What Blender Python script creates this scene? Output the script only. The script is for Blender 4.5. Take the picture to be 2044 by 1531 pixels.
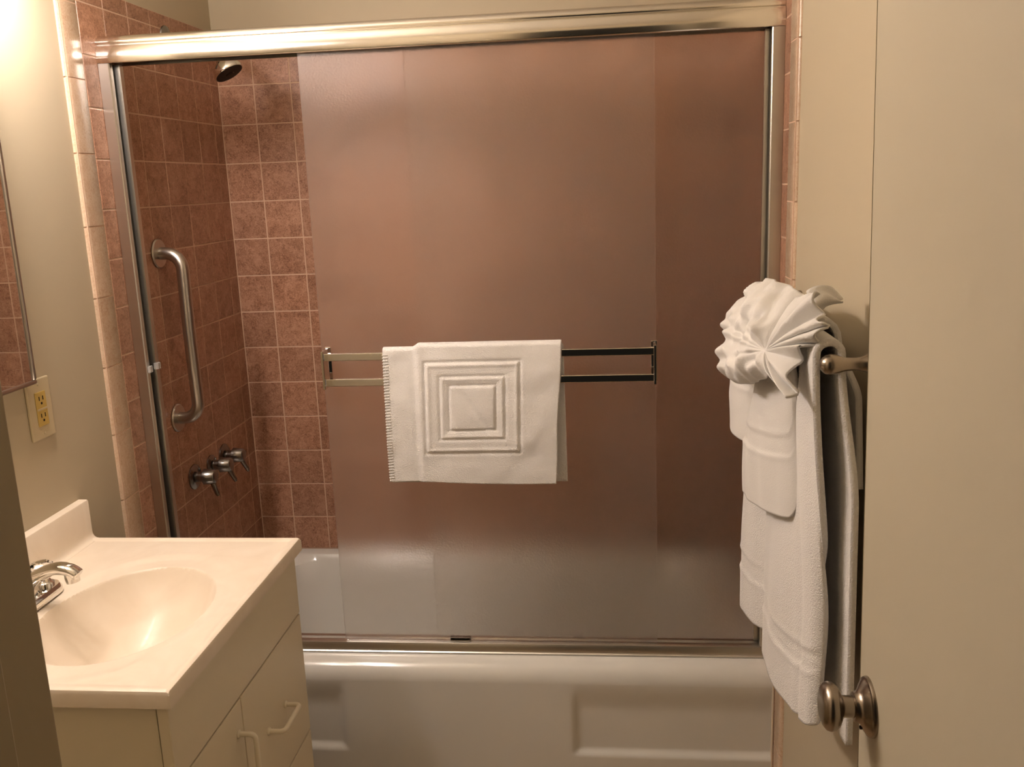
import bpy, bmesh, math, random
from mathutils import Vector, Matrix, noise
random.seed(4)
for o in list(bpy.data.objects): bpy.data.objects.remove(o, do_unlink=True)
S = bpy.context.scene
COL = S.collection
PI = math.pi

# ------------------------------------------------------------------ camera
CAM = Vector((1.1088, -2.6883, 1.5104))
pitch, yaw, roll, FPX = 0.214517, 0.107362, -0.039331, 1839.79
fw = Vector((-math.sin(yaw)*math.cos(pitch), math.cos(yaw)*math.cos(pitch), -math.sin(pitch)))
rt = Vector((math.cos(yaw), math.sin(yaw), 0)); up = rt.cross(fw)
rr = math.cos(roll)*rt + math.sin(roll)*up
uu = -math.sin(roll)*rt + math.cos(roll)*up
cd = bpy.data.cameras.new('camera'); cam = bpy.data.objects.new('camera', cd); COL.objects.link(cam)
cd.sensor_fit = 'HORIZONTAL'; cd.sensor_width = 36; cd.lens = 36*FPX/2044
cd.clip_start = .02
m = Matrix((rr, uu, -fw)).transposed().to_4x4(); m.translation = CAM
cam.matrix_world = m
S.camera = cam

# ------------------------------------------------------------------ world, exposure
LAMP_STRENGTH = 100.0
LAMP_COLOUR = (1.0, .865, .80)
w = bpy.data.worlds.new('world'); S.world = w; w.use_nodes = True
w.node_tree.nodes['Background'].inputs[0].default_value = (.010, .008, .006, 1)
w.node_tree.nodes['Background'].inputs[1].default_value = 1
S.view_settings.view_transform = 'Standard'; S.view_settings.look = 'None'
S.view_settings.gamma = 1; S.view_settings.use_curve_mapping = False
S.view_settings.exposure = 0.0
cy = S.cycles
cy.sample_clamp_indirect = 30; cy.use_light_tree = False; cy.max_bounces = 12; cy.diffuse_bounces = 3; cy.glossy_bounces = 3; cy.transmission_bounces = 10; cy.transparent_max_bounces = 4

# ------------------------------------------------------------------ materials
def lin(r, g, b):
    f = lambda c: (c/255/12.92) if c/255 <= .04045 else ((c/255+.055)/1.055)**2.4
    return (f(r), f(g), f(b), 1)
def mat(name, col, rough=.5, metal=0, **k):
    M = bpy.data.materials.new(name); M.use_nodes = True
    b = M.node_tree.nodes['Principled BSDF']
    b.inputs['Base Color'].default_value = col
    b.inputs['Roughness'].default_value = rough
    b.inputs['Metallic'].default_value = metal
    for kk, v in k.items(): b.inputs[kk.replace('_', ' ')].default_value = v
    return M
def nodes(M): return M.node_tree.nodes, M.node_tree.links, M.node_tree.nodes['Principled BSDF']
def noise_bump(M, scale, strength, dist=.002, detail=1, distort=0, coord='Object'):
    N, L, b = nodes(M)
    tc = N.new('ShaderNodeTexCoord'); n = N.new('ShaderNodeTexNoise')
    n.inputs['Scale'].default_value = scale; n.inputs['Detail'].default_value = detail
    n.inputs['Distortion'].default_value = distort
    bp = N.new('ShaderNodeBump'); bp.inputs['Strength'].default_value = strength; bp.inputs['Distance'].default_value = dist
    L.new(tc.outputs[coord], n.inputs['Vector']); L.new(n.outputs[0], bp.inputs['Height']); L.new(bp.outputs[0], b.inputs['Normal'])
    return n
def noise_colour(M, scale, c0, c1, p0=.35, p1=.65, detail=5, distort=0):
    N, L, b = nodes(M)
    tc = N.new('ShaderNodeTexCoord'); n = N.new('ShaderNodeTexNoise')
    n.inputs['Scale'].default_value = scale; n.inputs['Detail'].default_value = detail; n.inputs['Distortion'].default_value = distort
    r = N.new('ShaderNodeValToRGB'); r.color_ramp.elements[0].position = p0; r.color_ramp.elements[1].position = p1
    r.color_ramp.elements[0].color = c0; r.color_ramp.elements[1].color = c1
    L.new(tc.outputs['Object'], n.inputs['Vector']); L.new(n.outputs[0], r.inputs[0]); L.new(r.outputs[0], b.inputs['Base Color'])

def tile_material(name, dark, mid, light, rough):
    M = mat(name, mid, rough); N, L, b = nodes(M)
    tc = N.new('ShaderNodeTexCoord'); oi = N.new('ShaderNodeObjectInfo')
    sc = N.new('ShaderNodeVectorMath'); sc.operation = 'SCALE'; sc.inputs[3].default_value = 37.0
    cmb = N.new('ShaderNodeCombineXYZ')
    for i in range(3): L.new(oi.outputs['Random'], cmb.inputs[i])
    L.new(cmb.outputs[0], sc.inputs[0])
    add = N.new('ShaderNodeVectorMath'); add.operation = 'ADD'
    L.new(tc.outputs['Object'], add.inputs[0]); L.new(sc.outputs[0], add.inputs[1])
    n1 = N.new('ShaderNodeTexNoise'); n1.inputs['Scale'].default_value = 150; n1.inputs['Detail'].default_value = 4; n1.inputs['Distortion'].default_value = 1.6
    n2 = N.new('ShaderNodeTexNoise'); n2.inputs['Scale'].default_value = 24; n2.inputs['Detail'].default_value = 3; n2.inputs['Distortion'].default_value = 1.0
    L.new(add.outputs[0], n1.inputs['Vector']); L.new(add.outputs[0], n2.inputs['Vector'])
    mx = N.new('ShaderNodeMath'); mx.operation = 'MULTIPLY_ADD'; mx.inputs[1].default_value = .35
    L.new(n2.outputs[0], mx.inputs[0])
    ml = N.new('ShaderNodeMath'); ml.operation = 'MULTIPLY'; ml.inputs[1].default_value = .65
    L.new(n1.outputs[0], ml.inputs[0]); L.new(ml.outputs[0], mx.inputs[2])
    r = N.new('ShaderNodeValToRGB'); e = r.color_ramp.elements
    e[0].position = .36; e[0].color = dark; e[1].position = .62; e[1].color = light
    k = e.new(.48); k.color = mid
    L.new(mx.outputs[0], r.inputs[0])
    hs = N.new('ShaderNodeHueSaturation')
    mr = N.new('ShaderNodeMapRange'); mr.inputs[3].default_value = .88; mr.inputs[4].default_value = 1.10
    L.new(oi.outputs['Random'], mr.inputs[0]); L.new(mr.outputs[0], hs.inputs['Value']); L.new(r.outputs[0], hs.inputs['Color'])
    L.new(hs.outputs[0], b.inputs['Base Color'])
    bp = N.new('ShaderNodeBump'); bp.inputs['Strength'].default_value = .12; bp.inputs['Distance'].default_value = .001
    L.new(n1.outputs[0], bp.inputs['Height']); L.new(bp.outputs[0], b.inputs['Normal'])
    return M

PAINT = mat('cream_paint', lin(196, 183, 156), .55); noise_bump(PAINT, 90, .08, .001)
CEIL = mat('ceiling_paint', lin(222, 214, 196), .7); noise_bump(CEIL, 70, .1, .001)
DOORP = mat('door_paint', lin(190, 180, 156), .5); noise_bump(DOORP, 14, .03, .001)
JAMBP = mat('jamb_paint', lin(176, 160, 128), .5); noise_bump(JAMBP, 20, .04, .001)
TILE = tile_material('brown_tile', lin(132, 90, 68), lin(166, 121, 95), lin(190, 147, 121), .34)
TRIMT = tile_material('peach_trim_tile', lin(196, 164, 136), lin(208, 180, 152), lin(216, 192, 166), .24)
GROUT = mat('grout', lin(212, 180, 154), .85); noise_bump(GROUT, 300, .2, .0005)
PORC = mat('porcelain', lin(226, 224, 216), .16, Coat_Weight=.4, Coat_Roughness=.08); noise_bump(PORC, 6, .015, .002)
MARBLE = mat('cultured_marble', lin(240, 226, 204), .40, Coat_Weight=.12, Coat_Roughness=.1)
noise_colour(MARBLE, 9, lin(236, 221, 199), lin(244, 231, 211), .3, .7, 6, 1.5)
CAB = mat('cabinet_laminate', lin(234, 223, 196), .38); noise_bump(CAB, 60, .05, .0006)
PULL = mat('pull_enamel', lin(240, 231, 208), .3); noise_bump(PULL, 40, .03, .0005)
DARK = mat('dark_and_gap_shade', lin(38, 24, 16), .8); noise_bump(DARK, 60, .1, .001)  # dark parts, and the painted-in shade of the cabinet gaps
ALU = mat('bright_aluminium', (.84, .81, .75, 1), .15, 1); noise_bump(ALU, 18, .03, .0008, 2)
ALUS = mat('satin_aluminium', (.62, .60, .55, 1), .30, 1); noise_bump(ALUS, 40, .03, .0005)
CHROME = mat('chrome', (.82, .80, .76, 1), .07, 1); noise_bump(CHROME, 12, .02, .0005)
DULL = mat('dull_chrome', (.28, .265, .25, 1), .22, 1); noise_bump(DULL, 60, .08, .0005)
STEEL = mat('brushed_steel', (.50, .46, .41, 1), .30, 1); noise_bump(STEEL, 120, .06, .0004)
NICKEL = mat('antique_nickel', (.35, .30, .245, 1), .26, 1); noise_bump(NICKEL, 80, .05, .0004)
MIRR = mat('mirror_silver', (.88, .87, .83, 1), .015, 1); noise_bump(MIRR, 4, .004, .0005)
PLATE = mat('ivory_plate', lin(208, 193, 158), .4); noise_bump(PLATE, 50, .03, .0004)
RECEP = mat('yellowed_plastic', lin(206, 176, 98), .4); noise_bump(RECEP, 50, .03, .0004)
CLEAR = mat('clear_plastic', (.92, .92, .9, 1), .18, 0, Transmission_Weight=.75, IOR=1.45); noise_bump(CLEAR, 50, .05, .0005)
ACRYL = mat('acrylic', (.97, .96, .94, 1), .03, 0, Transmission_Weight=1.0, IOR=1.49); noise_bump(ACRYL, 30, .02, .0005)
CAULK = mat('caulk', lin(226, 210, 186), .5); noise_bump(CAULK, 200, .2, .0008)
VINYL = mat('vinyl_floor', lin(168, 140, 104), .45); noise_colour(VINYL, 18, lin(158, 130, 96), lin(176, 150, 114))
TERRY = mat('white_terry', lin(240, 237, 233), .95, Sheen_Weight=.35, Sheen_Roughness=.5)
noise_bump(TERRY, 470, .6, .0035, 2)
COTTON = mat('white_cotton', lin(228, 225, 220), .9, Sheen_Weight=.2, Sheen_Roughness=.5)
noise_bump(COTTON, 700, .35, .002, 2)
FROST = mat('obscure_glass', (1.0, .985, .965, 1), .28, 0, Transmission_Weight=1.0, IOR=1.25)
noise_bump(FROST, 240, .30, .0015, 2)
_n, _l, _b = nodes(FROST)
_d = _n.new('ShaderNodeBsdfDiffuse'); _d.inputs[0].default_value = (.95, .91, .86, 1)
_t = _n.new('ShaderNodeBsdfTranslucent'); _t.inputs[0].default_value = (.95, .91, .86, 1)
_m1 = _n.new('ShaderNodeMixShader'); _m1.inputs[0].default_value = .6
_m2 = _n.new('ShaderNodeMixShader'); _m2.inputs[0].default_value = .05
_l.new(_d.outputs[0], _m1.inputs[1]); _l.new(_t.outputs[0], _m1.inputs[2])
_l.new(_b.outputs[0], _m2.inputs[1]); _l.new(_m1.outputs[0], _m2.inputs[2])
_l.new(_m2.outputs[0], _n['Material Output'].inputs[0])
BULB = mat('lamp_glass', (1, .95, .85, 1), .3)
_n, _l, _b = nodes(BULB); _b.inputs['Emission Color'].default_value = (*LAMP_COLOUR, 1); _b.inputs['Emission Strength'].default_value = LAMP_STRENGTH
noise_bump(BULB, 30, .02, .0004); BULB.cycles.emission_sampling = 'FRONT'

# ------------------------------------------------------------------ helpers
def link(name, me, parent=None, M=None):
    o = bpy.data.objects.new(name, me); COL.objects.link(o)
    if parent is not None: o.parent = parent
    if M is not None and me is not None and len(me.materials) == 0: me.materials.append(M)
    return o
def obj(name, bm, M, parent=None, smooth=False, loc=None):
    me = bpy.data.meshes.new(name)
    bmesh.ops.recalc_face_normals(bm, faces=bm.faces)
    bm.to_mesh(me); bm.free()
    if smooth:
        for p in me.polygons: p.use_smooth = True
    o = link(name, me, parent, M)
    if loc: o.location = loc
    if smooth == 'angle':
        me.set_sharp_from_angle(angle=math.radians(38))
    return o
def tag(o, label=None, cat=None, group=None, kind=None):
    if label: o['label'] = label
    if cat: o['category'] = cat
    if group: o['group'] = group
    if kind: o['kind'] = kind
    return o
def empty(name, label, cat, loc=(0, 0, 0), group=None):
    o = bpy.data.objects.new(name, None); COL.objects.link(o); o.location = loc; o.empty_display_size = .05
    return tag(o, label, cat, group)
class B:
    """parts are built in world space then shifted by the thing's location"""
    def __init__(s): s.bm = bmesh.new()
    def box(s, x0, x1, y0, y1, z0, z1, bev=0, seg=2):
        r = bmesh.ops.create_cube(s.bm, size=1)
        vs = r['verts']
        for v in vs:
            v.co = Vector(((x0+x1)/2+v.co.x*(x1-x0), (y0+y1)/2+v.co.y*(y1-y0), (z0+z1)/2+v.co.z*(z1-z0)))
        if bev:
            es = list({e for v in vs for e in v.link_edges})
            bmesh.ops.bevel(s.bm, geom=es, offset=bev, segments=seg, affect='EDGES', profile=.5)
        return s
    def tube(s, pts, rad, n=16, caps=True):
        pts = [Vector(p) for p in pts]; k = len(pts)
        rads = rad if isinstance(rad, (list, tuple)) else [rad]*k
        rings = []; prev = None
        for i, p in enumerate(pts):
            t = (pts[min(i+1, k-1)]-pts[max(i-1, 0)]).normalized()
            if prev is None:
                a = Vector((0, 0, 1)) if abs(t.z) < .9 else Vector((1, 0, 0))
                u = t.cross(a).normalized()
            else:
                u = (prev-t*prev.dot(t)).normalized()
            prev = u; v = t.cross(u)
            rings.append([s.bm.verts.new(p+rads[i]*(math.cos(2*PI*j/n)*u+math.sin(2*PI*j/n)*v)) for j in range(n)])
        for a, b in zip(rings, rings[1:]):
            for j in range(n): s.bm.faces.new((a[j], a[(j+1) % n], b[(j+1) % n], b[j]))
        if caps:
            s.bm.faces.new(rings[0]); s.bm.faces.new(rings[-1])
        return s
    def lathe(s, origin, axis, prof, n=32):
        """prof: list of (distance along axis, radius)"""
        ax = Vector(axis).normalized(); a = Vector((0, 0, 1)) if abs(ax.z) < .9 else Vector((1, 0, 0))
        u = ax.cross(a).normalized(); v = ax.cross(u); o = Vector(origin); rings = []
        for d, r in prof:
            r = max(r, 1e-5)
            rings.append([s.bm.verts.new(o+ax*d+r*(math.cos(2*PI*j/n)*u+math.sin(2*PI*j/n)*v)) for j in range(n)])
        for p, q in zip(rings, rings[1:]):
            for j in range(n): s.bm.faces.new((p[j], p[(j+1) % n], q[(j+1) % n], q[j]))
        s.bm.faces.new(rings[0]); s.bm.faces.new(rings[-1])
        return s
    def extrude_x(s, prof, x0, x1):
        """closed (y,z) profile run along x"""
        a = [s.bm.verts.new((x0, y, z)) for y, z in prof]; b = [s.bm.verts.new((x1, y, z)) for y, z in prof]
        n = len(prof)
        for j in range(n): s.bm.faces.new((a[j], a[(j+1) % n], b[(j+1) % n], b[j]))
        s.bm.faces.new(a); s.bm.faces.new(b)
        return s
    def extrude_z(s, prof, z0, z1):
        a = [s.bm.verts.new((x, y, z0)) for x, y in prof]; b = [s.bm.verts.new((x, y, z1)) for x, y in prof]
        n = len(prof)
        for j in range(n): s.bm.faces.new((a[j], a[(j+1) % n], b[(j+1) % n], b[j]))
        s.bm.faces.new(a); s.bm.faces.new(b)
        return s
    def grid(s, rows, closed=False):
        vr = [[s.bm.verts.new(p) for p in r] for r in rows]
        for a, b in zip(vr, vr[1:]):
            n = len(a)
            for j in range(n if closed else n-1):
                s.bm.faces.new((a[j], a[(j+1) % n], b[(j+1) % n], b[j]))
        return vr
    def to(s, name, M, parent=None, smooth=False):
        if parent is not None:
            l = parent.location.copy(); pp = parent.parent
            while pp is not None: l += pp.location; pp = pp.parent
            for v in s.bm.verts: v.co -= l
        return obj(name, s.bm, M, parent, smooth)
def arc(c, r, a0, a1, n, f):
    return [f(c, r, a0+(a1-a0)*i/n) for i in range(n+1)]
def catmull(P, n):
    """resample a polyline of tuples into n points on a Catmull-Rom curve"""
    P = [Vector(p) for p in P]; k = len(P)-1; out = []
    for i in range(n):
        t = i/(n-1)*k; j = min(int(t), k-1); f = t-j
        p0, p1, p2, p3 = P[max(j-1, 0)], P[j], P[j+1], P[min(j+2, k)]
        out.append(.5*((2*p1)+(p2-p0)*f+(2*p0-5*p1+4*p2-p3)*f*f+(3*p1-p0-3*p2+p3)*f**3))
    return out
def sstep(a, b, x):
    t = min(max((x-a)/(b-a), 0), 1); return t*t*(3-2*t)

# ------------------------------------------------------------------ room shell
XR = 1.478         # face of the tile on the right wall (left wall tile face is x = 0, back tile face is y = 0)
TT = .008          # tile thickness
YN = -2.25         # bathroom face of the wall with the doorway
HZ = 2.40
ST = .1095         # tile pitch
ZTOP = 1.960       # top of the tiled field
def structure(name, b, M):
    o = b.to(name, M); o['kind'] = 'structure'; return o
floor = structure('floor', B().box(-.12, XR+.12, -4.2, .12, -.05, 0), VINYL)
ceiling = structure('ceiling', B().box(-.12, XR+.12, -2.45, .12, HZ, HZ+.05), CEIL)
wall_left = structure('wall_left', B().box(-TT-.1, -TT, -2.37, .1+TT, 0, HZ), PAINT)
wall_right = structure('wall_right', B().box(XR+TT, XR+TT+.1, -2.37, .1+TT, 0, HZ), PAINT)
wall_back = structure('wall_back', B().box(-TT, XR+TT, TT, .1+TT, 0, HZ), PAINT)
DX0, DX1, DZ = .776, 1.416, 2.05
b = B(); b.box(-TT, DX0, YN-.115, YN-.012, 0, HZ); b.box(DX1, XR+TT, YN-.115, YN-.012, 0, HZ); b.box(DX0, DX1, YN-.115, YN-.012, DZ, HZ)
wall_front = structure('wall_front', b, PAINT)
# door frame: jambs, head, casings
b = B()
b.box(DX0, DX0+.020, YN-.125, YN, 0, DZ, .002)
b.box(DX0+.020, DX0+.031, YN-.125, YN-.048, 0, DZ-.02, .002)     # stop
b.box(DX0-.055, DX0+.012, YN-.012, YN, 0, DZ+.05, .003)
b.box(DX0-.055, DX0+.012, YN-.140, YN-.115, 0, DZ+.05, .003)
trim_1 = structure('trim_1', b, JAMBP); trim_1['label'] = 'painted door jamb with stop and casing at lower left'
b = B(); b.box(DX1-.020, DX1, YN-.125, YN, 0, DZ, .002); b.box(DX1-.012, XR+TT-.001, YN-.012, YN, 0, DZ+.05, .003)
b.box(DX0+.02, DX1-.02, YN-.125, YN, DZ-.02, DZ, .002)
trim_2 = structure('trim_2', b, JAMBP)

# ------------------------------------------------------------------ tiles (each one its own piece)
_tm = {}
def tile_mesh(wd, ht, M, key=''):
    k = (round(wd, 4), round(ht, 4), M.name, key)
    if k not in _tm:
        bm = bmesh.new(); r = bmesh.ops.create_cube(bm, size=1)
        for v in bm.verts: v.co = Vector((v.co.x*wd, v.co.y*TT+TT/2, v.co.z*ht))   # front face at y=0 (looks to -y)
        fe = [e for e in bm.edges if all(abs(v.co.y) < 1e-6 for v in e.verts)]
        bmesh.ops.bevel(bm, geom=fe, offset=.0011, segments=2, affect='EDGES', profile=.5)
        me = bpy.data.meshes.new('tile'); bmesh.ops.recalc_face_normals(bm, faces=bm.faces); bm.to_mesh(me); bm.free(); me.materials.append(M)
        _tm[k] = me
    return _tm[k]
GW = .0030
def tile(parent, a0, a1, z0, z1, place, M=TILE, name='tile'):
    me = tile_mesh(a1-a0-GW, z1-z0-GW, M)
    o = link(name, me, parent)
    place(o, (a0+a1)/2, (z0+z1)/2)
    j = .0003
    o.rotation_euler.x += random.uniform(-.003, .003); o.rotation_euler.z += random.uniform(-.003, .003)
    return o
def pl_back(o, a, z): o.location = (a, random.uniform(0, .0004), z)
def pl_left(o, a, z): o.location = (-random.uniform(0, .0004), a, z); o.rotation_euler = (0, 0, PI/2)
def pl_right(o, a, z): o.location = (XR+random.uniform(0, .0004), a, z); o.rotation_euler = (0, 0, -PI/2)
zrows = [.393]+[.50+ST*k for k in range(14)]+[ZTOP]
xb = [0.0]+[.1045+ST*k for k in range(13)]
xb = [v for v in xb if v < XR-.03]+[XR]
for z0, z1 in zip(zrows, zrows[1:]):
    for a0, a1 in zip(xb, xb[1:]): tile(wall_back, a0, a1, z0, z1, pl_back)
YB0 = -.783; YB1 = -.712
yb = [YB1]+[-.6025+ST*k for k in range(6)]+[0]
for z0, z1 in zip(zrows, zrows[1:]):
    for a0, a1 in zip(yb, yb[1:]):
        tile(wall_left, a0, a1, z0, z1, pl_left); tile(wall_right, a0, a1, z0, z1, pl_right)
# grout beds behind the tiles
for par, bx in ((wall_back, (-.0075, XR+.0075, .0010, TT, .05, ZTOP-.001)), (wall_left, (-TT, -.0010, YB0+.004, .006, .39, ZTOP-.001)), (wall_right, (XR+.0010, XR+TT, YB0+.004, .006, .39, ZTOP-.001))):
    B().box(*bx).to('grout_bed', GROUT, par)
# small tiles beside the apron on the two end walls (below the tub rim)
for z0, z1 in zip([.065, .1745, .284], [.1745, .284, .393]):
    tile(wall_right, YB1, -.700, z0, z1, pl_right); tile(wall_left, YB1, -.700, z0, z1, pl_left)
B().box(XR+.0022, XR+TT, YB0+.004, -.699, .0, .392).to('grout_bed', GROUT, wall_right)
B().box(-TT, -.0022, YB0+.004, -.699, .0, .392).to('grout_bed', GROUT, wall_left)
# bullnose trim: quarter-round outer edge
def bullnose_mesh(L):
    prof = [(YB1-.0013, -TT), (YB1-.0013, -.0008), (YB1-.0025, 0)]
    r = .013
    for i in range(9):
        a = PI/2+PI/2*i/8
        prof.append((YB0+r+r*math.cos(a), -r*.62+r*.62*math.sin(a)))
    prof.append((YB0, -TT))
    bm = bmesh.new(); h = (L-GW)/2
    a = [bm.verts.new((x, y-(YB0+YB1)/2, -h)) for y, x in prof]; c = [bm.verts.new((x, y-(YB0+YB1)/2, h)) for y, x in prof]
    n = len(prof)
    for j in range(n): bm.faces.new((a[j], a[(j+1) % n], c[(j+1) % n], c[j]))
    bm.faces.new(a); bm.faces.new(c); bmesh.ops.recalc_face_normals(bm, faces=bm.faces)
    me = bpy.data.meshes.new('trim_tile'); bm.to_mesh(me); bm.free(); me.materials.append(TRIMT)
    for p in me.polygons: p.use_smooth = True
    me.set_sharp_from_angle(angle=math.radians(45))
    return me
PT = .1545
bn = bullnose_mesh(PT)
zz = [1.606+PT*k for k in range(-10, 3)]
for z0 in zz:
    z1 = z0+PT
    me = bn
    if z1 > ZTOP:
        me = bullnose_mesh(ZTOP-z0); z1 = ZTOP
    for par, sx in ((wall_left, 1), (wall_right, -1)):
        o = link('trim_tile', me, par); o.location = (0 if sx > 0 else XR, (YB0+YB1)/2, (z0+z1)/2)
        if sx < 0: o.scale.x = -1
# caulk along tub end at right and left
B().box(XR-.004, XR, -.709, -.697, 0, .386, .001).to('caulk_bead', CAULK, wall_right)

# ------------------------------------------------------------------ bathtub
RIM = .386
tub = empty('bathtub', 'white enamelled bathtub with panelled apron under the sliding shower doors', 'bathtub', (XR/2, -.35, 0))
def rrect(x0, x1, y0, y1, r, z, n=8):
    out = []
    for cx, cy, a0 in ((x1-r, y1-r, 0), (x0+r, y1-r, PI/2), (x0+r, y0+r, PI), (x1-r, y0+r, 1.5*PI)):
        for i in range(n+1):
            a = a0+PI/2*i/n; out.append((cx+r*math.cos(a), cy+r*math.sin(a), z))
    return out
e = .0025
b = B()
loops = [rrect(e, XR-e, -.655, -e, .002, RIM+.006), rrect(.05, XR-.05, -.60, -.030, .05, RIM+.006), rrect(.085, XR-.085, -.578, -.040, .09, RIM+.003),
         rrect(.10, XR-.11, -.565, -.052, .11, RIM-.015), rrect(.115, XR-.14, -.555, -.062, .12, RIM-.08), rrect(.14, XR-.22, -.54, -.08, .13, .16),
         rrect(.17, XR-.28, -.52, -.10, .13, .09), rrect(.22, XR-.34, -.47, -.15, .11, .065), rrect(.5, .8, -.33, -.29, .015, .06)]
vr = b.grid(loops, closed=True); b.bm.faces.new(vr[-1])
o = b.to('basin', PORC, tub, 'angle')
# apron: rolled rim, proud centre, two recessed end panels
b = B(); rows = []
NX, NZ = 190, 90
roll_prof = [(-.640, RIM+.0055), (-.662, RIM+.005), (-.678, RIM+.001), (-.690, RIM-.006), (-.699, RIM-.016), (-.7045, RIM-.028), (-.7065, RIM-.040)]
for i in range(NX+1):
    x = e+(XR-2*e)*i/NX; col = []
    for (y, z) in roll_prof: col.append((x, y, z))
    for k in range(1, NZ+1):
        z = (RIM-.040)*(1-k/NZ)
        cx = min(sstep(.437, .455, x), 1-sstep(1.008, 1.022, x))          # raised centre panel
        ends = max(1-sstep(.02, .05, x), sstep(1.425, 1.452, x))          # end stiles
        low = 1-sstep(.152, .172, z)                                      # plinth below the panels
        top = sstep(RIM-.120, RIM-.038, z)
        raised = max(cx, ends*.0, low, top)
        y = -.6955-.011*raised
        col.append((x, y, z))
    rows.append(col)
b.grid(rows); o = b.to('apron', PORC, tub, True)

# ------------------------------------------------------------------ shower enclosure
enc = empty('shower_door_frame', 'bright metal header, side jambs and bottom track framing the tub opening', 'door frame', (XR/2, -.62, RIM+.0065))
# header: flat fascia, groove, rounded top
prof = [(-.657, 1.801), (-.6590, 1.804), (-.6582, 1.818), (-.6570, 1.833), (-.655, 1.8365), (-.6505, 1.838)]
prof += [(-.6505, 1.8395), (-.654, 1.842), (-.655, 1.846), (-.653, 1.851), (-.648, 1.856), (-.640, 1.8595), (-.628, 1.861), (-.600, 1.859), (-.590, 1.855), (-.590, 1.801), (-.596, 1.801), (-.596, 1.84), (-.648, 1.835), (-.650, 1.801)]
o = B().extrude_x(prof, .0005, XR-.0005).to('header', ALU, enc, 'angle')
# side jambs: channels
for sx in (0, 1):
    f = (lambda x: x) if sx == 0 else (lambda x: XR-x)
    pr = [(f(.0005), -.655), (f(.024), -.655), (f(.026), -.653), (f(.026), -.641), (f(.012), -.641), (f(.012), -.628), (f(.036), -.628), (f(.036), -.618), (f(.012), -.618), (f(.012), -.602), (f(.026), -.602), (f(.026), -.594), (f(.0005), -.594)]
    o = B().extrude_z(pr, RIM+.034, 1.8005).to('jamb', ALUS, enc)
b = B().extrude_x([(-.658, RIM+.0065), (-.658, RIM+.009), (-.6555, RIM+.011), (-.6555, RIM+.024), (-.652, RIM+.031), (-.645, RIM+.034), (-.637, RIM+.033), (-.634, RIM+.025), (-.628, RIM+.020), (-.616, RIM+.020), (-.612, RIM+.026), (-.600, RIM+.026), (-.596, RIM+.0065)], .0005, XR-.0005)
b.to('bottom_track', ALUS, enc, 'angle')
g = B().box(.712, .762, -.6450, -.6320, RIM+.032, RIM+.043, .002).to('door_guide', DULL, enc); g['label'] = 'small dark door guide on the track'
# bumper clip on the left jamb
bc = B(); bc.box(.0265, .034, -.655, -.640, 1.104, 1.120, .002); bc.box(.031, .043, -.632, -.618, 1.108, 1.124, .002)
bc = bc.to('bumper', CLEAR, enc); bc['label'] = 'clear plastic bumper on the left jamb'

ZB0, ZB1 = RIM+.0275, 1.834
fd = empty('shower_door', 'front sliding frosted glass shower door carrying the double towel bar', 'shower door', (.83, -.6425, ZB0))
o = B().box(.449, 1.214, -.6450, -.6400, RIM+.036, 1.833, .0008, 1).to('glass_panel', FROST, fd)
rd = empty('shower_door', 'rear sliding frosted glass shower door against the right jamb', 'shower door', (1.07, -.6065, ZB0))
o = B().box(.674, 1.449, -.6090, -.6040, RIM+.0285, 1.833, .0008, 1).to('glass_panel', FROST, rd)
# double towel bar on the front door
tb = fd
for zc_ in (1.140, 1.081):
    bo = B().box(.468, 1.208, -.694, -.683, zc_-.0085, zc_+.0085, .0015).to('towel_bar', CHROME, tb)
for x0 in (.462, 1.2065):
    bb = B(); bb.box(x0, x0+.006, -.696, -.6455, 1.066, 1.154, .001)
    bb.box(x0-.004, x0+.010, -.6490, -.6455, 1.064, 1.156, .001)
    bb.to('bar_bracket', CHROME, tb)

# ------------------------------------------------------------------ things in the shower
# grab bar on the left tiles
gb = empty('grab_bar', 'brushed steel vertical grab bar on the left tiled wall', 'grab bar', (0, -.485, 1.16))
zt, zb_, yg, xo, rb = 1.372, .951, -.482, .062, .0155
pts = [(.002, yg, zt), (.020, yg, zt)]
for i in range(1, 9):
    a = PI/2*i/8; pts.append((.020+.042*math.sin(a), yg-.004*i/8, zt-.042*(1-math.cos(a))))
for i in range(1, 8): pts.append((xo, yg-.004-.004*math.sin(PI*i/8), zt-.042+(zb_+.042-zt+.042)*i/8))
for i in range(0, 9):
    a = PI/2*(1-i/8); pts.append((.020+.042*math.sin(a), yg-.004*(1-i/8), zb_+.042*(1-math.cos(a))))
pts.append((.002, yg, zb_))
B().tube(pts, rb, 20).to('bar', STEEL, gb, 'angle')
for z in (zt, zb_):
    B().lathe((0, yg, z), (1, 0, 0), [(.0005, .036), (.003, .0365), (.006, .034), (.0075, .022), (.008, .016)], 32).to('flange', STEEL, gb, 'angle')
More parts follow.
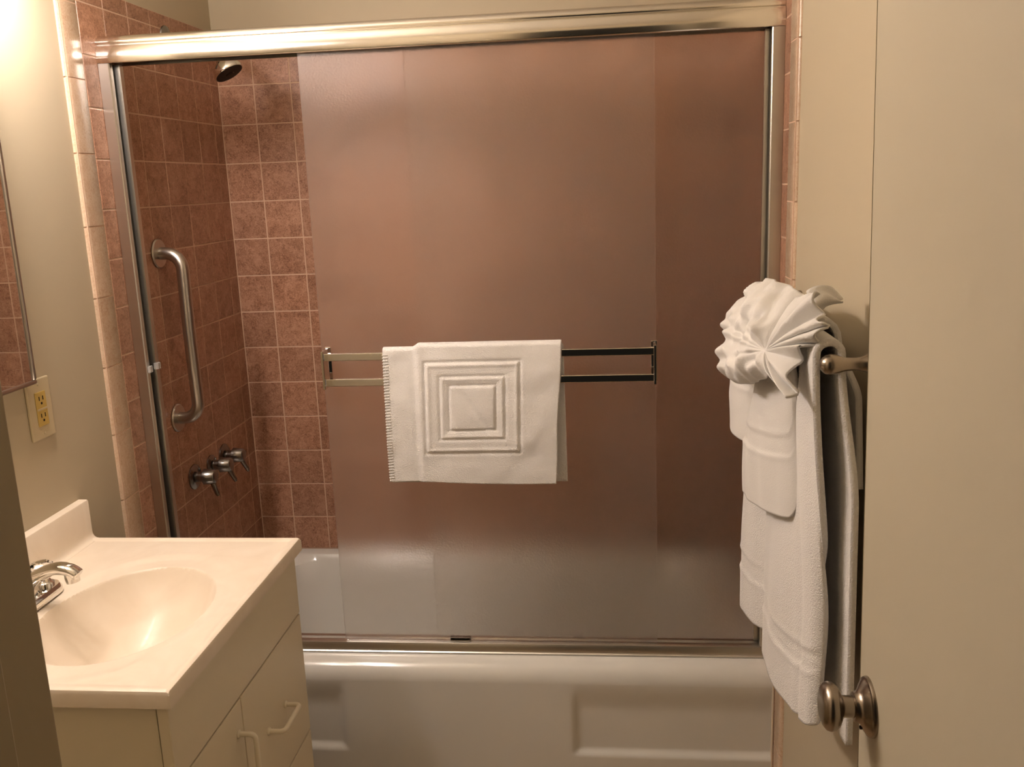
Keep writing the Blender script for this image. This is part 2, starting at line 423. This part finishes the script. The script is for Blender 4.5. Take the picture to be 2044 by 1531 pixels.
# three valves
VL = ['nearest of three dull chrome tub valve handles on the left tiles', 'middle of three dull chrome tub valve handles on the left tiles', 'far dull chrome tub valve handle nearest the tiled corner']
for i, yv in enumerate((-.429, -.322, -.231)):
    zv = .774
    v = empty('tub_valve', VL[i], 'valve', (0, yv, zv), 'tub valves on the left wall')
    R0 = .034 if i != 1 else .028
    B().lathe((0, yv, zv), (1, 0, 0), [(.0005, R0), (.004, R0), (.009, R0*.8), (.012, .016)], 28).to('escutcheon', DULL, v, 'angle')
    B().lathe((0, yv, zv), (1, 0, 0), [(.011, .014), (.026, .0135), (.028, .0185), (.030, .0215), (.058, .0185), (.061, .016), (.0625, .010)], 28).to('handle', DULL, v, 'angle')
    dy = (-.004, .010, .012)[i]
    B().tube([(.050, yv, zv-.008), (.054, yv+dy*.5, zv-.024), (.062, yv+dy, zv-.046), (.064, yv+dy, zv-.052)], [.0085, .0075, .0062, .004], 12).to('lever', DULL, v, 'angle')
# shower head
sh = empty('shower_head', 'chrome shower head on a bent arm below the header', 'shower head', (0, -.306, 1.904))
B().lathe((0, -.306, 1.904), (1, 0, 0), [(.0005, .030), (.004, .029), (.010, .015), (.011, .0115)], 28).to('flange', DULL, sh, 'angle')
ap = catmull([(.004, -.306, 1.904), (.04, -.307, 1.904), (.080, -.310, 1.897), (.112, -.314, 1.880), (.136, -.316, 1.857)], 24)
B().tube(ap, .0105, 16).to('arm', DULL, sh, 'angle')
ax = Vector((.50, -.05, -.86)).normalized(); o0 = Vector((.134, -.316, 1.860))
B().lathe(o0, ax, [(0, .012), (.004, .016), (.014, .017), (.020, .013), (.028, .020), (.040, .033), (.050, .038), (.056, .0395), (.060, .0385)], 32).to('bell', CHROME, sh, 'angle')
B().lathe(o0+ax*.0575, ax, [(0, .0375), (.0035, .036), (.005, .030), (.005, .012), (.008, .010), (.0085, .004)], 32).to('spray_face', DARK, sh, 'angle')

# ------------------------------------------------------------------ vanity cabinet
van = empty('vanity_cabinet', 'cream laminate vanity cabinet with door and drawers under the sink', 'cabinet', (.22, -1.24, 0))
VX, VY0, VY1, VT = .434, -1.520, -.960, .7815
b = B()
b.box(.0, VX, VY0, VY0+.016, .0, VT); b.box(.0, VX, VY1-.016, VY1, .0, VT); b.box(.0, .012, VY0+.016, VY1-.016, .0, VT)
b.box(.012, VX, VY0+.016, VY1-.016, .09, .106); b.box(VX-.055, VX-.045, VY0+.016, VY1-.016, 0, .09)
b.box(VX-.016, VX, VY0+.016, VY1-.016, VT-.03, VT)
b.to('carcass', CAB, van)
B().box(VX-.010, VX-.0005, VY0+.0165, VY1-.0165, .107, VT-.031).to('face_gap_shade', DARK, van)  # dark sheet standing in for the shade behind the front seams
FX0, FX1 = VX+.004, VX+.022
YS = -1.281
def front(name, y0, y1, z0, z1): return B().box(FX0, FX1, y0, y1, z0, z1, .0016).to(name, CAB, van)
front('false_front', VY0-.006, VY1+.002, .6485, VT-.002)
dr = front('door', VY0-.006, YS-.0012, .100, .6445)
d1 = front('drawer', YS+.0012, VY1+.002, .378, .6445)
d2 = front('drawer', YS+.0012, VY1+.002, .100, .374)
B().box(VX, FX0, VY0+.002, VY1-.004, .10, VT-.004).to('hinge_gap_shade', DARK, van)  # dark slab in place of the shadow between carcass and overlay fronts
def dpull(par, p0, p1, out=.031, r=.0048):
    p0, p1 = Vector(p0), Vector(p1); d = (p1-p0).normalized(); q = Vector((out, 0, 0)); c = .010
    pts = [p0-Vector((.0005, 0, 0)), p0+Vector((out-c, 0, 0))]
    for i in range(1, 6):
        a = PI/2*i/5; pts.append(p0+Vector((out-c+c*math.sin(a), 0, 0))+d*c*(1-math.cos(a)))
    for i in range(0, 6):
        a = PI/2*(1-i/5); pts.append(p1+Vector((out-c+c*math.sin(a), 0, 0))-d*c*(1-math.cos(a)))
    pts += [p1-Vector((.0005, 0, 0))]
    b = B().tube(pts, r, 12)
    for p in (p0, p1): b.lathe(p, (1, 0, 0), [(0, .0075), (.002, .0075), (.004, .0055)], 14)
    b.to('pull_handle', PULL, par, 'angle')
dpull(d1, (FX1, -1.085, .512), (FX1, -1.178, .512))
dpull(d2, (FX1, -1.085, .240), (FX1, -1.178, .240))
dpull(dr, (FX1, -1.306, .590), (FX1, -1.306, .494))

# sink top: one-piece counter with oval bowl, built as a height field
top = empty('sink', 'cream one-piece sink top with oval bowl and backsplash', 'sink', (.234, -1.24, VT+.0005))
CX0, CX1, CY0, CY1, CZ = .0, .468, -1.538, -.943, .807
bx0, by0, ra, rb2 = .262, -1.272, .142, .187
def topz(x, y):
    d = math.hypot((x-bx0)/ra, (y-by0)/rb2)
    z = CZ
    # shallow dished ring round the bowl
    d2 = math.hypot((x-bx0+.004)/(ra+.030), (y-by0)/(rb2+.056))
    z -= .0035*(1-sstep(.90, 1.03, d2))
    if d < 1.03:
        t = sstep(1.03, .90, d)
        z -= .004*t
        if d < 1: z -= .122*(1-d**2.3)**.92
    # raised drip edge
    ed = min(CX1-x, y-CY0, CY1-y)
    z += .003*(1-sstep(.010, .022, ed))
    return z
b = B(); nx, ny = 190, 240; rows = []
r_e = .006
for i in range(nx+1):
    x = CX0+(CX1-r_e-CX0)*i/nx
    col = [(x, CY0, CZ-.0255), (x, CY0, CZ-.004), (x, CY0+.002, CZ+.001)]
    for j in range(ny+1):
        y = CY0+r_e+(CY1-CY0-2*r_e)*j/ny
        col.append((x, y, topz(x, y)))
    col += [(x, CY1-.002, CZ+.001), (x, CY1, CZ-.004), (x, CY1, CZ-.0255)]
    rows.append(col)
last = rows[-1]
for dx, dz in ((.004, -.002), (.006, -.007), (.006, -.0255-.003)):
    rows.append([(CX1-r_e+dx, p[1], (CZ-.0255 if dz < -.02 else p[2]+dz if p[2] > CZ-.003 else p[2])) for p in last])
b.grid(rows)
o = b.to('sink_top', MARBLE, top, 'angle')
# backsplash with coved foot
prof = [(-.0005, CZ-.004), (.034, CZ-.004), (.034, CZ+.0005), (.028, CZ+.0015), (.023, CZ+.005), (.0205, CZ+.011), (.020, CZ+.018), (.020, CZ+.082), (.0185, CZ+.085), (.016, CZ+.086), (-.0005, CZ+.086)]
b = B()
va = [[b.bm.verts.new((x-.007, y, z)) for x, z in prof] for y in (CY0, CY1-.004, CY1)]
n = len(prof)
for p, q in zip(va, va[1:]):
    for j in range(n): b.bm.faces.new((p[j], p[(j+1) % n], q[(j+1) % n], q[j]))
b.bm.faces.new(va[0]); b.bm.faces.new(va[-1])
b.to('backsplash', MARBLE, top, 'angle')
zd = topz(bx0, by0)
B().lathe((bx0, by0, zd-.004), (0, 0, 1), [(0, .022), (.006, .022), (.007, .019), (.005, .016), (.0045, .004)], 28).to('drain', CHROME, top, 'angle')

# faucet
fy, fx = -1.262, .072
fa = empty('faucet', 'chrome basin faucet with clear acrylic knobs on the sink deck', 'faucet', (fx, fy, CZ+.0005))
b = B(); L0 = rrect(fx-.026, fx+.030, fy-.078, fy+.078, .024, CZ+.0003); L1 = [(x, y, CZ+.010) for x, y, z in L0]
L2 = [(fx+(x-fx)*.86, fy+(y-fy)*.95, CZ+.017) for x, y, z in L0]
vr = b.grid([L0, L1, L2], closed=True); b.bm.faces.new(vr[-1])
b.to('base', CHROME, fa, 'angle')
sp = catmull([(fx-.004, fy, CZ+.012), (fx+.002, fy, CZ+.036), (fx+.028, fy, CZ+.058), (fx+.062, fy, CZ+.071), (fx+.088, fy, CZ+.069), (fx+.104, fy, CZ+.060)], 26)
b = B(); rows = []
for i, p in enumerate(sp):
    t = i/25; t0 = (sp[min(i+1, 25)]-sp[max(i-1, 0)]).normalized(); nrm = Vector((-t0.z, 0, t0.x))
    wy = .017-.004*t; hz = .013-.005*t
    rows.append([p+Vector((0, 1, 0))*wy*math.copysign(abs(math.cos(a))**.7, math.cos(a))+nrm*hz*math.copysign(abs(math.sin(a))**.8, math.sin(a)) for a in [2*PI*k/20 for k in range(20)]])
vr = b.grid(rows, closed=True); b.bm.faces.new(vr[0]); b.bm.faces.new(vr[-1])
s_ = b.to('spout', CHROME, fa, True)
B().lathe((fx+.090, fy, CZ+.066), (.15, 0, -1), [(0, .012), (.012, .0125), (.020, .0115), (.021, .008)], 20).to('aerator', CHROME, fa, 'angle')
for dy in (-.052, .052):
    k = B().lathe((fx, fy+dy, CZ+.015), (0, 0, 1), [(0, .018), (.006, .018), (.009, .013), (.014, .011)], 24).to('knob_collar', CHROME, fa, 'angle')
    k2 = B().lathe((fx, fy+dy, CZ+.0295), (0, 0, 1), [(0, .013), (.004, .018), (.018, .0215), (.026, .0205), (.030, .015)], 8).to('knob', ACRYL, fa)
    B().lathe((fx, fy+dy, CZ+.0600), (0, 0, 1), [(0, .010), (.002, .0095), (.003, .006)], 18).to('knob_cap', CHROME, fa, 'angle')

# ------------------------------------------------------------------ mirror, outlet, vanity light
mc = empty('medicine_cabinet', 'mirror-fronted wall cabinet with thin metal frame at the left edge', 'mirror', (-TT, -1.29, 1.17))
MY0, MY1, MZ0, MZ1 = -1.53, -1.056, 1.168, 1.86
B().box(-TT, .008, MY0+.002, MY1-.002, MZ0+.002, MZ1-.002).to('cabinet_box', ALUS, mc)
B().box(.008, .0125, MY0+.006, MY1-.006, MZ0+.006, MZ1-.006).to('mirror_pane', MIRR, mc)
for (y0, y1, z0, z1) in ((MY0, MY1, MZ0, MZ0+.008), (MY0, MY1, MZ1-.008, MZ1), (MY0, MY0+.008, MZ0+.008, MZ1-.008), (MY1-.008, MY1, MZ0+.008, MZ1-.008)):
    B().box(.006, .0165, y0, y1, z0, z1, .0025).to('frame_rail', STEEL, mc, 'angle')

ol = empty('electrical_outlet', 'ivory wall outlet with yellowed sockets beside the mirror', 'outlet', (-TT, -1.03, 1.115))
OY, OZ = -1.030, 1.112
B().box(-TT, -TT+.006, OY-.037, OY+.037, OZ-.060, OZ+.060, .0025).to('cover_plate', PLATE, ol)
rc = B().box(-TT+.0062, -TT+.0085, OY-.0165, OY+.0165, OZ-.034, OZ+.034, .001).to('receptacle', RECEP, ol)
B().box(-TT+.0087, -TT+.0096, OY-.0165, OY+.0165, OZ-.0020, OZ+.0012).to('reset_strip', PLATE, rc)
for sz in (1, -1):
    for dy in (-.006, .006): B().box(-TT+.0084, -TT+.0090, OY+dy-.0012, OY+dy+.0012, OZ+sz*.017, OZ+sz*.017+.008).to('slot', DARK, rc)
    B().lathe((-TT+.0084, OY, OZ+sz*.017-.006), (1, 0, 0), [(0, .0026), (.0006, .0026)], 12).to('ground_hole', DARK, rc)
    B().lathe((-TT+.006, OY, OZ+sz*.049), (1, 0, 0), [(0, .003), (.0010, .0028), (.0013, .001)], 12).to('screw', PLATE, ol)

vl = empty('vanity_light', 'row of lit globe bulbs on a metal bar above the mirror', 'light fixture', (-TT, -1.28, 1.955))
B().box(-TT, .035, -1.63, -.995, 1.925, 1.995, .006).to('bar', CHROME, vl)
for i in range(4):
    y = -1.06-.170*i
    B().lathe((.035, y, 1.965), (1, 0, 0), [(0, .024), (.006, .024), (.010, .018), (.040, .018)], 20).to('socket', CHROME, vl, 'angle')
    bm = bmesh.new(); bmesh.ops.create_icosphere(bm, subdivisions=2, radius=.049)
    bb = B(); bb.bm.free(); bb.bm = bm
    for v in bm.verts: v.co += Vector((.116, y, 1.965))
    bb.to('globe_bulb', BULB, vl, True)

# ------------------------------------------------------------------ bath mat over the door's towel bar
mt = empty('bath_mat', 'white bath mat with nested stitched squares folded over the shower door bar', 'bath mat', (.80, -.695, .84))
b = B(); rows = []
NU, NF = 150, 130
def mat_front(u, v):
    """u 0..1 left to right, v 0 (top) .. 1 (bottom); returns x, y, z of the front sheet"""
    xl = .6065-.003*v; xr = 1.006-.020*v+.0015*math.sin(9*v)
    x = xl+(xr-xl)*u
    step = sstep(.165, .205, u-.012*v)
    zt_ = 1.1535+.008*step
    zb = .8480-.006*u+.0015*math.sin(7*u)
    z = zt_+(zb-zt_)*v
    h = .006*step
    # nested squares
    cx, cz = .804-.010*(v-.5), 1.022+.004*(x-.8)
    dx, dz = abs(x-cx), abs(z-cz)
    d = max(dx, dz*1.015)
    def g(c, w_): return math.exp(-((d-c)/w_)**2)
    h += -.0036*g(.107, .0034)+.0022*g(.099, .004)-.0030*g(.0735, .0032)+.0020*g(.067, .004)-.0034*g(.0525, .0032)
    if d < .05: h += .0015
    # slack wrinkles
    h += .0010*math.sin(13*u+5*v)*math.sin(9*v+2)+.0022*(noise.noise(Vector((x*26, z*26, 3)))) + .0016*(noise.noise(Vector((x*9, z*11, 7))))
    cr = (x-cx)*.55+(z-cz)*.83+.004
    if d < .05: h -= .0030*math.exp(-(((x-cx)*.83-(z-cz)*-.55)/.007)**2)*math.exp(-(cr/.03)**2)
    belly = .004*math.sin(PI*min(v*1.1, 1))
    return x, -.7015-h-belly, z
for k in range(NF+1):                      # front sheet, bottom to top
    v = 1-k/NF
    rows.append([mat_front(i/NU, v) for i in range(NU+1)])
for k in range(1, 9):                      # over the bar
    a = PI*k/8; r = []
    for i in range(NU+1):
        x, y, z = mat_front(i/NU, 0)
        cyy = -.688; R = cyy-y
        r.append((x, cyy-R*math.cos(a)*(1 if a < PI/2 else .72), z+.0075*math.sin(a)))
    rows.append(r)
back0 = rows[-1]
for k in range(1, 40):
    v = k/39; r = []
    for i in range(NU+1):
        x, y, z = back0[i]
        sh_ = .001*v*sstep(.5, 1, i/NU)
        r.append((x+sh_+.004*sstep(.9, 1, i/NU), min(y+.003*v, -.6535), z+(.8395-z)*v))
    rows.append(r)
b.grid(rows)
o = b.to('mat_cloth', TERRY, mt, True)
sm = o.modifiers.new('thickness', 'SOLIDIFY'); sm.thickness = .007; sm.offset = -1
# overcast stitches along the left hem
b = B()
for k in range(44):
    v = .03+.94*k/43; x, y, z = mat_front(.0, v); x2, y2, z2 = mat_front(.028, v)
    b.tube([(x-.0012, y+.004, z), (x-.0008, y-.0012, z), (x2, y2-.0012, z+.0010)], .0009, 6)
o = b.to('hem_stitching', COTTON, mt)

# ------------------------------------------------------------------ towel bar on the right wall
BX, BZ, BY0, BY1 = 1.404, 1.258, -1.452, -.842
rail = empty('towel_rail', 'antique nickel towel rail with ball ends on the right wall', 'towel rail', (XR+TT, (BY0+BY1)/2, BZ))
B().tube([(BX, BY0, BZ), (BX, BY1, BZ)], .0085, 16).to('rod', NICKEL, rail, 'angle')
for yy in (BY0, BY1):
    pr = [(.002, .0015), (.003, .005), (.006, .0095), (.010, .0128), (.016, .0145), (.022, .0138), (.029, .0115), (.034, .0095), (.040, .0088), (.050, .0085), (.060, .0105), (.070, .0155), (.080, .0215), (.0875, .0245), (.0985, .0250), (.1005, .0245)]
    B().lathe((XR+TT-.0005-.1005, yy, BZ), (1, 0, 0), pr, 32).to('post', NICKEL, rail, 'angle')

def drape(name, topo, front_hem, back_hem, zf, zbk, ztop, M, parent, thick, n_u=110, n_v=70, band=None, wob=.003, bd=.0010, xt=(.022, .020)):
    """cloth hung over the rail. topo: y range on the rail. front_hem/back_hem: (x,y) outline at the hems. zf/zbk: hem heights (function of u)"""
    fh = catmull([(p[0], p[1], 0) for p in front_hem], n_u+1); bh = catmull([(p[0], p[1], 0) for p in back_hem], n_u+1)
    b = B(); rows = []
    def fr(u, v, i):
        y0 = topo[0]+(topo[1]-topo[0])*u
        s = sstep(0, .75, v)
        x = (BX-xt[0])*(1-s)+fh[i].x*s; y = y0*(1-s)+fh[i].y*s
        z = ztop+(zf(u)-ztop)*v
        x += wob*math.sin(6*v+9*u)*v*(1-v)*2+.006*v*noise.noise(Vector((y*14, z*5, 2)))
        if band:
            dz = z-zf(u); eb = 1-sstep(.86, .96, u)
            q = sstep(band[0]-.003, band[0]+.002, dz)*(1-sstep(band[1]-.002, band[1]+.003, dz))
            x += bd*1.2*q*eb
            x -= eb*bd*math.exp(-((dz-band[0]+.006)/.005)**2)+eb*bd*math.exp(-((dz-band[1]-.006)/.005)**2)
        return (x, y, z)
    for k in range(n_v+1):
        v = 1-k/n_v
        rows.append([fr(i/n_u, v, i) for i in range(n_u+1)])
    for k in range(1, 9):
        a = PI*k/9
        r = []
        for i in range(n_u+1):
            y = topo[0]+(topo[1]-topo[0])*i/n_u
            xx = BX-xt[0]*math.cos(a) if a < PI/2 else BX-xt[1]*math.cos(a)
            r.append((xx, y, ztop+xt[0]*.9*math.sin(a)))
        rows.append(r)
    nb = n_v//2
    for k in range(nb+1):
        v = k/nb; r = []
        for i in range(n_u+1):
            y0 = topo[0]+(topo[1]-topo[0])*i/n_u; s = sstep(0, .38, v)*.72+.28*v
            r.append(((BX+xt[1])*(1-s)+bh[i].x*s, y0*(1-s)+bh[i].y*s, ztop+(zbk(i/n_u)-ztop)*v))
        rows.append(r)
    b.grid(rows)
    o = b.to(name, M, parent, True)
    s_ = o.modifiers.new('thickness', 'SOLIDIFY'); s_.thickness = thick; s_.offset = -1
    return o
bt = empty('bath_towel', 'long white bath towel hanging down to the door knob from the wall rail', 'towel', (BX, -1.19, .68))
drape('towel_cloth', (-.93, -1.438),
      [(1.388, -.925), (1.366, -.945), (1.362, -.99), (1.370, -1.045), (1.397, -1.085), (1.395, -1.10), (1.374, -1.14), (1.371, -1.20), (1.374, -1.27), (1.388, -1.335), (1.396, -1.365), (1.389, -1.395), (1.392, -1.428), (1.406, -1.442), (1.413, -1.434)],
      [(1.446, -.94), (1.450, -1.1), (1.446, -1.25), (1.442, -1.38), (1.449, -1.462)],
      lambda u: .672+.006*math.sin(7*u)+.046*sstep(.5, .97, u), lambda u: .70, BZ+.012, TERRY, bt, .010, 150, 130, (.088, .118), .003, .0014, (.0225, .0205))
ht = empty('hand_towel', 'shorter white hand towel layered over the bath towel on the rail', 'towel', (BX, -1.12, 1.0))
drape('towel_cloth', (-.96, -1.36),
      [(1.374, -.905), (1.346, -.918), (1.337, -.955), (1.341, -1.01), (1.354, -1.045), (1.366, -1.055), (1.350, -1.060), (1.342, -1.085), (1.344, -1.15), (1.352, -1.21), (1.363, -1.265), (1.376, -1.305), (1.390, -1.322), (1.402, -1.312)],
      [(1.462, -.95), (1.463, -1.1), (1.460, -1.25), (1.462, -1.412)],
      lambda u: 1.035-.085*sstep(.37, .43, u)+.045*sstep(.45, .98, u)+.045*sstep(.86, 1, u)+.02*(1-sstep(0, .08, u)), lambda u: 1.07, BZ+.016, COTTON, ht, .009, 140, 90, (.100, .128), .004, .0010, (.040, .034))

# washcloth pinched into a fan, set in front of the hand towel
wc = empty('washcloth', 'white washcloth pleated into a bow on top of the hand towel', 'washcloth', (1.34, -1.33, 1.25))
K = Vector((1.338, -1.326, 1.255))
RIMP = [(1.395, -1.449, 1.311), (1.395, -1.412, 1.322), (1.395, -1.389, 1.349), (1.390, -1.321, 1.330), (1.395, -1.266, 1.337), (1.385, -1.204, 1.340), (1.375, -1.140, 1.339), (1.360, -1.062, 1.317), (1.350, -1.034, 1.294), (1.335, -1.019, 1.262), (1.325, -1.023, 1.245),
        (1.318, -1.046, 1.223), (1.316, -1.064, 1.193), (1.320, -1.076, 1.168), (1.335, -1.200, 1.175), (1.345, -1.345, 1.222), (1.350, -1.396, 1.217), (1.355, -1.442, 1.213), (1.362, -1.412, 1.238), (1.375, -1.416, 1.274), (1.388, -1.440, 1.288)]
NP = 21
rim = catmull(RIMP+[RIMP[0]], 421)
Nf = Vector((-.80, -.55, .22)).normalized()
b = B(); rows = []
MR = 40
for k in range(MR+1):
    r = k/MR; ring = []
    for i in range(420):
        th = i/420*NP; p = rim[i]                      # th counts rim points: 0 right tip .. 21 back again
        right = max(1-sstep(3.5, 5.5, th), sstep(14.2, 15.2, th))
        q = K.lerp(p, .02+.98*r)
        # pleats: sharp on the right half, soft crumples on the left half
        ph = th*2*PI*1.0+.5
        pl = (abs(math.sin(ph*.40+.4))-.5)*.023*r*right
        ph2 = th*2*PI*.62
        pl += .006*math.sin(ph2)*r*(1-right)
        nv = q*20; nv2 = q*48
        cr = (.026*noise.noise(nv)+.011*noise.noise(nv2))*(1-right)*sstep(0, .3, r)+.003*noise.noise(nv2)*right*r
        puff = (.030*(1-right)+.010*right)*math.sin(PI*min(r*.94+.02, 1))**.8
        q = q+Nf*(pl+cr+puff)
        ring.append(q)
    rows.append(ring)
vr = b.grid(rows, closed=True); b.bm.faces.new(vr[0])
o = b.to('pleated_fan', COTTON, wc, True)
s_ = o.modifiers.new('thickness', 'SOLIDIFY'); s_.thickness = .0035; s_.offset = -1
# a corner of the cloth sticking out behind the fan towards the wall
b = B(); rows = []
for k in range(13):
    u = k/12
    c = Vector((1.398, -1.335, 1.318)).lerp(Vector((1.448, -1.300, 1.322)), u)
    wd = .020*(1-u**1.6)+.003
    rows.append([c+Vector((.004*math.sin(5*t+4*u), -.012*math.cos(2.5*t)*(1-u*.5), wd*t+.010*math.sin(PI*u))) for t in [-1+2*j/12 for j in range(13)]])
b.grid(rows); o = b.to('cloth_corner', COTTON, wc, True)
s_ = o.modifiers.new('thickness', 'SOLIDIFY'); s_.thickness = .003; s_.offset = 0
# ------------------------------------------------------------------ door with knob, standing open at the right
hx, hy = 1.389, -2.272; ex, ey = 1.384, -1.716
door = empty('door_1', None, None, (hx, hy, 0)); door['kind'] = 'structure'
dv = Vector((ex-hx, ey-hy, 0)); DW = dv.length; dv.normalize(); dn = Vector((-dv.y, dv.x, 0))
if dn.x > 0: dn = -dn
def dpt(a, o_, z): return Vector((hx, hy, 0))+dv*a+dn*o_+Vector((-.018*(z-.95), 0, z))      # hangs slightly out of plumb
b = B(); b.box(0, 1, 0, 1, 0, 1)
for v in b.bm.verts: v.co = dpt(v.co.x*DW, -.035*(1-v.co.y), .012+2.012*v.co.z)
bmesh.ops.bevel(b.bm, geom=list(b.bm.edges), offset=.0007, segments=1, affect='EDGES')
b.to('door_slab', DOORP, door)
ka = DW-.038; kz = .940
rs = B().lathe(dpt(ka, -.0003, kz), dn, [(0, .0325), (.0025, .0325), (.0045, .0315), (.0052, .0295), (.0058, .0285), (.0075, .0265), (.010, .0210), (.0125, .0175), (.0155, .0162), (.0175, .0157), (.0185, .0135)], 48).to('rosette', NICKEL, door, 'angle')
B().lathe(dpt(ka, .018, kz), dn, [(0, .0118), (.010, .0118), (.012, .0128), (.0138, .0170), (.0165, .0222), (.0205, .0256), (.0250, .0264), (.0290, .0250), (.0322, .0212), (.0342, .0150), (.0350, .0060), (.0351, .001)], 48).to('knob', NICKEL, door, 'angle')
hp = dpt(ka, .006, kz-.025)
B().lathe(hp, dn, [(0, .0022), (.004, .0022), (.0045, .001)], 12).to('release_hole', DARK, rs)
B().lathe(dpt(ka, -.0347, kz), -dn, [(0, .0335), (.006, .032), (.014, .018), (.030, .010), (.036, .020), (.044, .027), (.052, .022), (.054, .006)], 32).to('knob', NICKEL, door, 'angle')
b = B(); b.box(0, 1, 0, 1, 0, 1)
for v in b.bm.verts: v.co = dpt(DW+.0002+.0012*v.co.x, -.029+.022*v.co.y, kz-.028+.056*v.co.z)
b.to('latch_plate', NICKEL, door)
for z in (.25, 1.05, 1.80):
    B().tube([dpt(-.006, .006, z-.045), dpt(-.006, .006, z+.045)], .006, 12).to('hinge', NICKEL, door, 'angle')
